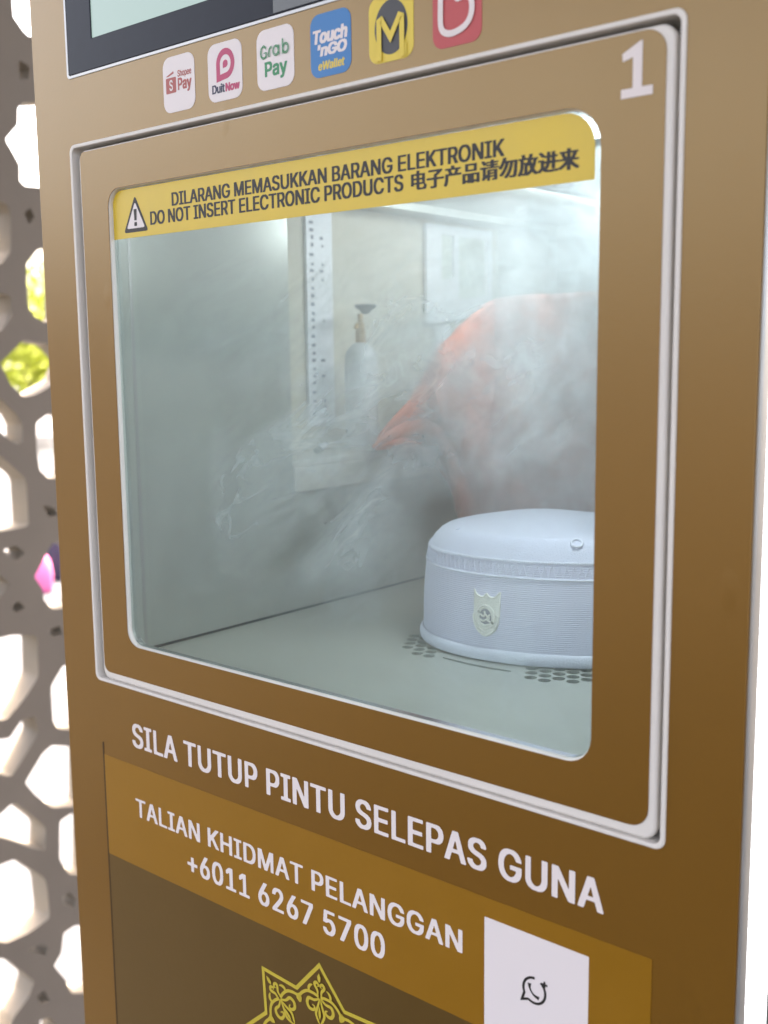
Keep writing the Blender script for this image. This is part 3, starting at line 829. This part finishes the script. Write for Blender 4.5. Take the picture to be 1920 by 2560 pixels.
q = MB(); q.lathe([(.007, .2722), (.012, .279), (.021, .285), (.0235, .288), (.021, .291), (.004, .292)], (bx_ + .004, by_ + .012, bz_), 20); q.build('knob', M_knob, bt, smooth=True)
cl = empty('metal_clip', tuple(hit(800, 1130, 2, NZ0)), 'tiny shiny clip lying on the ledge beside the slim bottle', 'clip')
c0 = hit(800, 1130, 2, NZ0 - .0008)
q = MB(); q.tube([(c0[0] + .02, c0[1] - .03, c0[2] + .006), (c0[0], c0[1], c0[2] + .007), (c0[0] + .002, c0[1] + .018, c0[2] + .016)], [.006, .0065, .004], 8); q.build('clip_body', M_knob, cl, smooth=True)
q = MB(); q.tube([(c0[0] + .006, c0[1] - .006, c0[2] + .010), (c0[0] + .006, c0[1] + .010, c0[2] + .014)], .0055, 8); q.build('clip_tip', M_strip, cl, smooth=True)

# ================================================================== ORANGE CLOTH
M_or = mat('orange_and_grey_cloth', (.5, .2, .1), .8, bump=.4, bscale=700, sheen=.2)
_t = M_or.node_tree; _a = _t.nodes.new('ShaderNodeAttribute'); _a.attribute_name = 'dye'
_n = _t.nodes.new('ShaderNodeTexNoise'); _n.inputs['Scale'].default_value = 16; _n.inputs['Detail'].default_value = 5
_m = _t.nodes.new('ShaderNodeMath'); _m.operation = 'MULTIPLY_ADD'; _m.inputs[1].default_value = .5; _t.links.new(_n.outputs['Fac'], _m.inputs[0]); _t.links.new(_a.outputs['Fac'], _m.inputs[2])
_r = _t.nodes.new('ShaderNodeValToRGB'); _r.color_ramp.elements[0].position = .45; _r.color_ramp.elements[0].color = (.36, .125, .085, 1)
_r.color_ramp.elements[1].position = 1.0; _r.color_ramp.elements[1].color = (.60, .135, .05, 1)
_t.links.new(_m.outputs[0], _r.inputs[0]); _t.links.new(_r.outputs[0], M_or.node_tree.nodes['Principled BSDF'].inputs['Base Color'])
ct = empty('draped_cloth', (.55, .98, CZ0), 'orange and grey cloth draped behind the white cap', 'cloth')
top = [(932, 1117), (948, 1085), (985, 1040), (1030, 990), (1060, 935), (1090, 880), (1130, 835), (1175, 790), (1225, 752), (1285, 742), (1350, 738), (1420, 734), (1500, 728), (1600, 724), (1750, 735)]
bot = [(938, 1122), (985, 1119), (1035, 1128), (1080, 1152), (1112, 1195), (1135, 1250), (1155, 1305), (1190, 1355), (1230, 1385), (1280, 1400), (1350, 1400), (1420, 1400), (1500, 1400), (1600, 1400), (1750, 1400)]
NU, NVV = 70, 44
tl = smooth_line(top, 5); bl = smooth_line(bot, 5); n = len(tl); v = []; f = []; mi_ = []
def cy(i, j):
    s_ = i / (n - 1); w_ = j / NVV
    pu = tl[i] * (1 - w_) + bl[i] * w_
    yb = min(.99, hit(pu[0], pu[1], 0, .086)[1] - .02)
    g_ = min(1, s_ * 3)
    return yb - g_ * (.020 * (1 + math.sin(w_ * 7 + s_ * 17)) + .022 * abs(math.sin(s_ * 13 - w_ * 8)) + .012 * abs(math.sin(s_ * 29 + w_ * 5)) + .05 * math.sin(math.pi * w_))
for j in range(NVV + 1):
    for i in range(n):
        w_ = j / NVV
        pu = tl[i] * (1 - w_) + bl[i] * w_
        p_ = hit(pu[0], pu[1], 1, cy(i, j)); p_[2] = max(p_[2], CZ0 + .004); p_[0] = max(.076, min(.955, p_[0]))
        v.append(tuple(p_))
for j in range(NVV):
    for i in range(n - 1):
        f.append((j * n + i, j * n + i + 1, (j + 1) * n + i + 1, (j + 1) * n + i))
        mi_.append(0)
q = MB(); q.v = v; q.f = f; q.m = mi_
oc_ = q.build('cloth_sheet', [M_or], ct, smooth=True)
at_ = oc_.data.attributes.new('dye', 'FLOAT', 'POINT')
for k_, d_ in enumerate(at_.data):
    i_, j_ = k_ % n, k_ // n; pu = tl[i_] * (1 - j_ / NVV) + bl[i_] * (j_ / NVV)
    edge = max(0, 1 - j_ / NVV * 3.2) * max(0, min(1, (1290 - pu[0]) / 120)) + max(0, 1 - (pu[0] - 930) / 170)
    spot = max(0, 1 - ((pu[0] - 1330) / 190) ** 2 - ((pu[1] - 1130) / 190) ** 2) * .55 + max(0, 1 - ((pu[0] - 1190) / 60) ** 2 - ((pu[1] - 1000) / 150) ** 2) * .5
    d_.value = min(1, max(edge, spot))
bm = bmesh.new(); bm.from_mesh(oc_.data); bmesh.ops.solidify(bm, geom=bm.faces[:], thickness=.002); bm.to_mesh(oc_.data); bm.free()
for p_ in oc_.data.polygons: p_.use_smooth = True

# ================================================================== SMOKE
m, tt, bs = new_mat('incense_smoke'); tt.nodes.clear()
ou = tt.nodes.new('ShaderNodeOutputMaterial'); pv = tt.nodes.new('ShaderNodeVolumePrincipled')
pv.inputs['Color'].default_value = (.90, .96, 1.0, 1); pv.inputs['Anisotropy'].default_value = .25
tc = tt.nodes.new('ShaderNodeTexCoord')
def N(kind, **kw):
    n_ = tt.nodes.new(kind)
    for k_, val in kw.items():
        if k_ in n_.inputs: n_.inputs[k_].default_value = val
    return n_
warp = N('ShaderNodeTexNoise', Scale=7.0, Detail=3.0); tt.links.new(tc.outputs['Object'], warp.inputs['Vector'])
sub = N('ShaderNodeVectorMath'); sub.operation = 'SUBTRACT'; sub.inputs[1].default_value = (.5, .5, .5); tt.links.new(warp.outputs['Color'], sub.inputs[0])
scl = N('ShaderNodeVectorMath'); scl.operation = 'SCALE'; scl.inputs['Scale'].default_value = .22; tt.links.new(sub.outputs[0], scl.inputs[0])
addv = N('ShaderNodeVectorMath'); addv.operation = 'ADD'; tt.links.new(tc.outputs['Object'], addv.inputs[0]); tt.links.new(scl.outputs[0], addv.inputs[1])
wn = N('ShaderNodeTexNoise', Scale=8.0, Detail=4.0, Roughness=.55, Distortion=.8); tt.links.new(addv.outputs[0], wn.inputs['Vector'])
def math_(op, a, b=None, c=None):
    n_ = tt.nodes.new('ShaderNodeMath'); n_.operation = op
    for k_, x_ in enumerate((a, b, c)):
        if x_ is None: continue
        if isinstance(x_, (int, float)): n_.inputs[k_].default_value = x_
        else: tt.links.new(x_, n_.inputs[k_])
    return n_.outputs[0]
rid = math_('ABSOLUTE', math_('SUBTRACT', wn.outputs['Fac'], .5))
rg = N('ShaderNodeMapRange'); rg.inputs['From Min'].default_value = 0; rg.inputs['From Max'].default_value = .055
rg.inputs['To Min'].default_value = 1.0; rg.inputs['To Max'].default_value = 0.0; tt.links.new(rid, rg.inputs['Value'])
fil = math_('POWER', rg.outputs[0], 2.0)
mk = N('ShaderNodeTexNoise', Scale=5.0, Detail=2.0); tt.links.new(addv.outputs[0], mk.inputs['Vector'])
mr_ = N('ShaderNodeMapRange'); mr_.inputs['From Min'].default_value = .42; mr_.inputs['From Max'].default_value = .66; tt.links.new(mk.outputs['Fac'], mr_.inputs['Value'])
den = N('ShaderNodeMath'); den.operation = 'ADD'
tt.links.new(math_('MULTIPLY', math_('MULTIPLY_ADD', fil, 20.0, 2.4), mr_.outputs[0]), den.inputs[0]); sx_ = N('ShaderNodeSeparateXYZ'); tt.links.new(tc.outputs['Object'], sx_.inputs[0])
gx_ = N('ShaderNodeMapRange'); gx_.interpolation_type = 'SMOOTHSTEP'; gx_.inputs['From Min'].default_value = .14; gx_.inputs['From Max'].default_value = .40; gx_.inputs['To Min'].default_value = .8; gx_.inputs['To Max'].default_value = .8
tt.links.new(sx_.outputs[0], gx_.inputs['Value']); tt.links.new(gx_.outputs[0], den.inputs[1])
gy_ = N('ShaderNodeMapRange'); gy_.interpolation_type = 'SMOOTHSTEP'; gy_.inputs['From Min'].default_value = .10; gy_.inputs['From Max'].default_value = .26; gy_.inputs['To Min'].default_value = .25; gy_.inputs['To Max'].default_value = 1.25
tt.links.new(sx_.outputs[1], gy_.inputs['Value']); tt.links.new(math_('MULTIPLY', den.outputs[0], gy_.outputs[0]), pv.inputs['Density']); tt.links.new(pv.outputs[0], ou.inputs['Volume'])
q = MB(); q.box((CX0 + .003, CY0 + .006, CZ0 + .002), (CX1 - .003, CY1 - .004, CZ1 - .02))
tag(q.build('incense_smoke', m), 'thin pale incense smoke drifting inside the glass door chamber', 'smoke', kind='stuff')

# fine veils of smoke, curling through the depth of the chamber
m, tt, bs = new_mat('smoke_veil'); tt.nodes.clear()
ou = tt.nodes.new('ShaderNodeOutputMaterial'); tc = tt.nodes.new('ShaderNodeTexCoord')
trn = N('ShaderNodeBsdfTransparent'); dif = N('ShaderNodeBsdfDiffuse', Color=(.92, .96, 1, 1)); tln = N('ShaderNodeBsdfTranslucent', Color=(.92, .96, 1, 1))
sca = N('ShaderNodeMixShader'); sca.inputs[0].default_value = .5; tt.links.new(dif.outputs[0], sca.inputs[1]); tt.links.new(tln.outputs[0], sca.inputs[2])
w1 = N('ShaderNodeTexNoise', Scale=3.2, Detail=2.0); mp_ = N('ShaderNodeMapping'); mp_.inputs['Scale'].default_value = (1, 1, 1); tt.links.new(tc.outputs['UV'], mp_.inputs[0])
tt.links.new(mp_.outputs[0], w1.inputs['Vector'])
s1 = N('ShaderNodeVectorMath'); s1.operation = 'SUBTRACT'; s1.inputs[1].default_value = (.5, .5, .5); tt.links.new(w1.outputs['Color'], s1.inputs[0])
s2 = N('ShaderNodeVectorMath'); s2.operation = 'SCALE'; s2.inputs['Scale'].default_value = .42; tt.links.new(s1.outputs[0], s2.inputs[0])
s3 = N('ShaderNodeVectorMath'); s3.operation = 'ADD'; tt.links.new(mp_.outputs[0], s3.inputs[0]); tt.links.new(s2.outputs[0], s3.inputs[1])
def ridge(scale, width, power, detail):
    n_ = N('ShaderNodeTexNoise', Scale=scale, Detail=detail, Roughness=.5, Distortion=.4); tt.links.new(s3.outputs[0], n_.inputs['Vector'])
    r_ = N('ShaderNodeMapRange'); r_.inputs['From Min'].default_value = 0; r_.inputs['From Max'].default_value = width
    r_.inputs['To Min'].default_value = 1; r_.inputs['To Max'].default_value = 0
    tt.links.new(math_('ABSOLUTE', math_('SUBTRACT', n_.outputs['Fac'], .5)), r_.inputs['Value'])
    return math_('POWER', r_.outputs[0], power)
fine = ridge(5.0, .055, 2.0, 6.0); broad = ridge(2.2, .20, 1.3, 3.0)
mkn = N('ShaderNodeTexNoise', Scale=2.0, Detail=2.0); tt.links.new(s3.outputs[0], mkn.inputs['Vector'])
mkr = N('ShaderNodeMapRange'); mkr.interpolation_type = 'SMOOTHSTEP'; mkr.inputs['From Min'].default_value = .40; mkr.inputs['From Max'].default_value = .62; tt.links.new(mkn.outputs['Fac'], mkr.inputs['Value'])
fade = N('ShaderNodeAttribute'); fade.attribute_name = 'fade'
cn = N('ShaderNodeTexNoise', Scale=2.6, Detail=8.0, Roughness=.62, Distortion=.5); tt.links.new(s3.outputs[0], cn.inputs['Vector'])
cr = N('ShaderNodeMapRange'); cr.interpolation_type = 'SMOOTHSTEP'; cr.inputs['From Min'].default_value = .40; cr.inputs['From Max'].default_value = .74; tt.links.new(cn.outputs['Fac'], cr.inputs['Value'])
streaks = math_('MULTIPLY', math_('ADD', math_('MULTIPLY', fine, .11), math_('MULTIPLY', broad, .17)), mkr.outputs[0])
al = math_('MULTIPLY', math_('ADD', streaks, math_('MULTIPLY', cr.outputs[0], .34)), fade.outputs['Fac'])
mxs = N('ShaderNodeMixShader'); tt.links.new(al, mxs.inputs[0]); tt.links.new(trn.outputs[0], mxs.inputs[1]); tt.links.new(sca.outputs[0], mxs.inputs[2]); tt.links.new(mxs.outputs[0], ou.inputs[0])
VD = Vector((-.56, .83, 0)); VA = Vector((.83, .56, 0))
def hat_clear(p_):
    if p_.z > HZ + .30: return 1.
    e0, e1 = p_.x - HC[0], p_.y - HC[1]
    r_ = math.hypot((e0 * .86 + e1 * .51) / HR, (-e0 * .51 + e1 * .86) / (.8 * HR))
    return max(min(1, max(0, (r_ - 1.06) / .3)), min(1, max(0, (p_.z - HZ - .22) / .08)))
q = MB(); fades = []; uvs = []
for k, (cx_, cy_, wd_, zc, ht) in enumerate(((.19, .22, .34, -.42, .66),  (.30, .30, .42, -.45, .60), (.42, .42, .62, -.42, .66), (.36, .52, .50, -.36, .56), (.34, .56, .36, -.58, .36), (.50, .72, .62, -.32, .50), (.62, .86, .62, -.30, .46), (.22, .42, .30, -.60, .30))):
    nu, nv_ = 46, 40; g_ = []; ff = []
    for j_ in range(nv_ + 1):
        for i_ in range(nu + 1):
            u_, v_ = i_ / nu - .5, j_ / nv_ - .5
            d_ = .05 * math.sin(u_ * 7 + k * 1.7 + v_ * 4) + .035 * math.sin(v_ * 9 - u_ * 5 + k)
            p_ = Vector((cx_, cy_, zc)) + VA * (u_ * wd_) + VD * d_ + Vector((0, 0, v_ * ht))
            g_.append((min(.955, max(.085, p_.x)), min(1.28, max(.07, p_.y)), min(-.05, max(CZ0 + .01, p_.z))))
            fades.append(max(0, 1 - (abs(u_) * 2) ** 3) * max(0, 1 - (abs(v_) * 2) ** 3) * min(1, max(0, (p_.x - .085) / .07)) * min(1, max(0, (.955 - p_.x) / .04)) * min(1, max(0, (-.05 - p_.z) / .05)) * min(1, max(0, (p_.z - CZ0) / .05)) * hat_clear(p_)); A_, B_ = u_ * wd_, v_ * ht; an_ = math.radians(38 + 9 * math.sin(k * 2.1)); uvs.append(((A_ * math.cos(an_) + B_ * math.sin(an_)) * .58 + k * 3.7, (B_ * math.cos(an_) - A_ * math.sin(an_)) * 1.3 + k * 1.9))
    for j_ in range(nv_):
        for i_ in range(nu): a_ = j_ * (nu + 1) + i_; ff.append((a_, a_ + 1, a_ + nu + 2, a_ + nu + 1))
    q.add(g_, ff)
sv = q.build('smoke_veil', m, None, smooth=True)
at_ = sv.data.attributes.new('fade', 'FLOAT', 'POINT'); at_.data.foreach_set('value', fades)
ul = sv.data.uv_layers.new(name='uv')
for lp_ in sv.data.loops: ul.data[lp_.index].uv = (uvs[lp_.vertex_index][0] * 2.2, uvs[lp_.vertex_index][1] * 2.2)
tag(sv, 'fine white streaks of smoke curling above the cap inside the chamber', 'smoke', kind='stuff')

# ================================================================== LATTICE SCREEN
XL = -2.2
z7 = lambda L: [(a * .4518, b_ * .4518) for a, b_ in L]
z5 = lambda L: [(a * .452, 700 + b_ * .452) for a, b_ in L]
zb_ = lambda L: [(a * .4822, 1600 + b_ * .4822) for a, b_ in L]
TR = [z7([(70, 0), (75, 90), (130, 170), (160, 200), (300, 205), (300, -120), (70, -120)]),
      z7([(100, 600), (130, 565), (330, 560), (330, 1045), (140, 1030), (110, 1000), (110, 910), (30, 770), (100, 690)]),
      z7([(0, 1110), (40, 1130), (60, 1180), (60, 1390), (10, 1460), (-80, 1470), (-80, 1100)]),
      z7([(210, 1380), (145, 1460), (155, 1690), (190, 1750), (250, 1785), (340, 1770), (340, 1365)]),
      z7([(0, 1620), (60, 1640), (70, 1740), (10, 1830), (-80, 1850), (-80, 1600)]),
      z7([(130, 1880), (0, 2010), (60, 2130), (130, 2195), (190, 2185), (330, 2110), (380, 2000), (300, 1910)]),
      z7([(105, 330), (165, 370), (158, 440), (105, 440)]), z7([(135, 1185), (165, 1150), (195, 1200), (160, 1240)]),
      z5([(0, 650), (90, 740), (125, 800), (125, 900), (90, 910), (0, 840), (-80, 780), (-80, 620)]),
      z5([(200, 790), (280, 730), (390, 760), (390, 1090), (270, 1100), (220, 1050), (205, 950)]),
      z5([(0, 970), (145, 1100), (160, 1350), (145, 1365), (0, 1390), (-140, 1400), (-140, 920)]),
      z5([(235, 1245), (300, 1262), (320, 1300), (270, 1312)]), z5([(20, 1490), (90, 1470), (140, 1510), (90, 1550), (40, 1520)]),
      z5([(190, 1640), (240, 1550), (270, 1490), (300, 1450), (430, 1480), (430, 1810), (290, 1820), (245, 1770), (235, 1710)]),
      z5([(0, 1630), (60, 1680), (0, 1760), (-80, 1770), (-80, 1590)]),
      z5([(65, 1812), (100, 1775), (140, 1810), (90, 1842)]), z5([(270, 1935), (330, 1912), (350, 1960), (290, 1972)]),
      zb_([(0, -10), (60, -25), (180, -25), (195, 0), (200, 190), (130, 300), (40, 410), (-40, 425), (-130, 420), (-130, 10)]),
      zb_([(265, 240), (330, 130), (440, 125), (440, 475), (300, 460), (275, 420)]),
      zb_([(-60, 520), (50, 510), (110, 420), (180, 395), (205, 480), (130, 600), (60, 710), (-60, 680)]),
      zb_([(130, 740), (220, 590), (270, 545), (440, 560), (440, 860), (270, 870), (180, 800)]),
      zb_([(-60, 960), (60, 850), (90, 850), (240, 970), (235, 1090), (170, 1080), (60, 1040), (-60, 1010)]),
      zb_([(310, 940), (370, 900), (460, 890), (460, 1220), (360, 1215), (310, 1140)]),
      zb_([(-10, 1170), (80, 1135), (240, 1240), (260, 1440), (150, 1520), (40, 1570), (-40, 1560), (-130, 1500), (-130, 1220)]),
      zb_([(325, 1330), (360, 1310), (400, 1350), (380, 1390), (330, 1370)]), zb_([(145, 1610), (200, 1575), (250, 1590), (240, 1640)]),
      zb_([(330, 1520), (390, 1480), (510, 1480), (510, 1830), (370, 1830), (340, 1760), (280, 1690), (320, 1620)]),
      zb_([(-10, 1650), (40, 1655), (180, 1770), (150, 1850), (70, 1960), (40, 2050), (-120, 2060), (-120, 1660)]),
      zb_([(190, 1850), (230, 1820), (260, 1870), (210, 1890)]), zb_([(210, 1970), (260, 1955), (300, 2000), (300, 2080), (200, 2080)])]
cells = [[tuple(hit(u, v, 0, XL)[1:]) for u, v in L] for L in TR]
def roundc(P, k=.13):
    out = []
    for i in range(len(P)):
        a, p_, b_ = np.array(P[i - 1]), np.array(P[i]), np.array(P[(i + 1) % len(P)])
        q0 = p_ + (a - p_) * k; q1 = p_ + (b_ - p_) * k
        for u in (0, .5, 1): out.append(tuple((1 - u) ** 2 * q0 + 2 * u * (1 - u) * p_ + u * u * q1))
    return out
cells = [roundc(c) for c in cells]
ylo = min(p[0] for c in cells for p in c); yhi = max(p[0] for c in cells for p in c)
zlo = min(p[1] for c in cells for p in c); zhi = max(p[1] for c in cells for p in c)
per = yhi - ylo + .05; LZ1 = 3.6
loops = []
for col in range(-2, 7):
    for row in range(-1, 2):
        for c in cells:
            P = [((p[0] if col % 2 == 0 else ylo + yhi - p[0]) + col * per, p[1] + row * (zhi - zlo + .06)) for p in c]
            if min(p[1] for p in P) > GZ + .12 and max(p[1] for p in P) < LZ1 - .1: loops.append(P)
lat = MB(); LY0, LY1 = ylo - 2 * per - .1, yhi + 6 * per + .1
lv, lf = plate([[(LY0, GZ), (LY1, GZ), (LY1, LZ1), (LY0, LZ1)]] + loops, XL, .115, 0, 'x')
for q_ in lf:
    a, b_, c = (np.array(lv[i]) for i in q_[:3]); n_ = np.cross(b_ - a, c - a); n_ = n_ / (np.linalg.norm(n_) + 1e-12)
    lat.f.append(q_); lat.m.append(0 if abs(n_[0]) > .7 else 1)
lat.v = lv
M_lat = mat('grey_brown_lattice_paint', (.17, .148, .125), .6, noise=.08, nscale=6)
M_reveal_lit = mat('lit_lattice_reveal', (.28, .25, .205), .7, noise=.05, nscale=10)  # hole sides paler than the face: daylight on them is put into the colour
tag(lat.build('lattice_screen', [M_lat, M_reveal_lit]), 'tall grey brown pierced lattice screen standing left of the cabinet', 'screen wall')

# ================================================================== BEYOND THE LATTICE
M_leaf = mat('sunlit_leaf', (.30, .34, .03), .5, noise=.4, nscale=3); M_bark = mat('bark', (.12, .09, .06), .9, noise=.2, nscale=20)
def tree(x, y, h, r, lab):
    t_ = empty('small_tree', (x, y, GZ), lab, 'tree', 'small trees beyond the lattice')
    q1 = MB(); q1.tube([(x, y, GZ), (x + .1, y, GZ + h * .3), (x, y + .1, GZ + h * .7)], [.22, .16, .06], 8)
    for k in range(5):
        a = k * 1.3; q1.tube([(x, y, GZ + h * (.3 + .06 * k)), (x + r * .5 * math.cos(a), y + r * .5 * math.sin(a), GZ + h * (.5 + .07 * k))], [.09, .03], 6)
    q1.build('trunk', M_bark, t_)
    q2 = MB()
    lobes = [(rnd.gauss(0, r * .75), rnd.gauss(0, r * .6), h * (.3 + .6 * rnd.random()), r * (.35 + .25 * rnd.random())) for k in range(14)]
    for k in range(2600):
        l_ = rnd.choice(lobes); d = Vector((rnd.gauss(0, 1), rnd.gauss(0, 1), rnd.gauss(0, 1))).normalized() * l_[3] * rnd.random() ** .4
        c = Vector((x + l_[0], y + l_[1], GZ + l_[2])) + d; s_ = .10 + .10 * rnd.random()
        a = Vector((rnd.gauss(0, 1), rnd.gauss(0, 1), rnd.gauss(0, 1))).normalized() * s_; b_ = a.orthogonal().normalized() * s_ * .5
        q2.add([c - a, c + b_, c + a, c - b_], [(0, 1, 2, 3)])
    q2.build('crown', M_leaf, t_)
for i, (u, D, h, r, lab) in enumerate(((60, 42, 6.6, 2.3, 'rounded yellow green tree seen through the lattice beside the cabinet edge'),
                                       (-90, 46, 7.4, 2.6, 'taller yellow green tree left of the rounded one, beyond the lattice'),
                                       (210, 47, 7.0, 2.6, 'yellow green tree behind the cabinet, right of the rounded one'),
                                       (-330, 50, 7.6, 2.8, 'yellow green tree farthest to the left beyond the lattice'))):
    d = ray(u, 900); d = d / math.hypot(d[0], d[1]); tree(CP[0] + d[0] * D, CP[1] + d[1] * D, h, r, lab)
def bag(name, u, v, wd, ht, m_, lab):
    p_ = hit(u, v, 2, GZ); e_ = empty(name, tuple(p_), lab, 'bag')
    q1 = MB(); n = 20; prof = [(.0, .0), (.85, 0), (1, .12), (1, .5), (.86, .82), (.55, 1), (0, 1)]
    q1.add(*grid(lambda a, i: (p_[0] + prof[i][0] * wd / 2 * math.cos(a) * (1 + .08 * math.sin(3 * a)), p_[1] + prof[i][0] * wd * .32 * math.sin(a), p_[2] + prof[i][1] * ht), [2 * math.pi * k / n for k in range(n)], list(range(1, 6)))); 
    q1.f.append(tuple(reversed(range(n)))); q1.m.append(0); q1.f.append(tuple(range(4 * n, 5 * n))); q1.m.append(0)
    q1.build('bag_body', m_, e_, smooth=True)
    q2 = MB(); q2.tube([(p_[0] + wd * .25 * math.cos(a), p_[1], p_[2] + ht * .97 + wd * .35 * math.sin(a)) for a in np.linspace(0, math.pi, 12)], wd * .035, 6); q2.build('handle', m_, e_, smooth=True)
bag('pink_bag', 100, 1478, .46, .52, mat('pink_plastic', (.75, .16, .38), .4), 'small pink bag on the pavement seen through the lattice')
bag('dark_bag', 142, 1445, .55, .80, mat('navy_cloth', (.02, .025, .05), .7), 'dark navy bag behind the pink bag beyond the lattice')
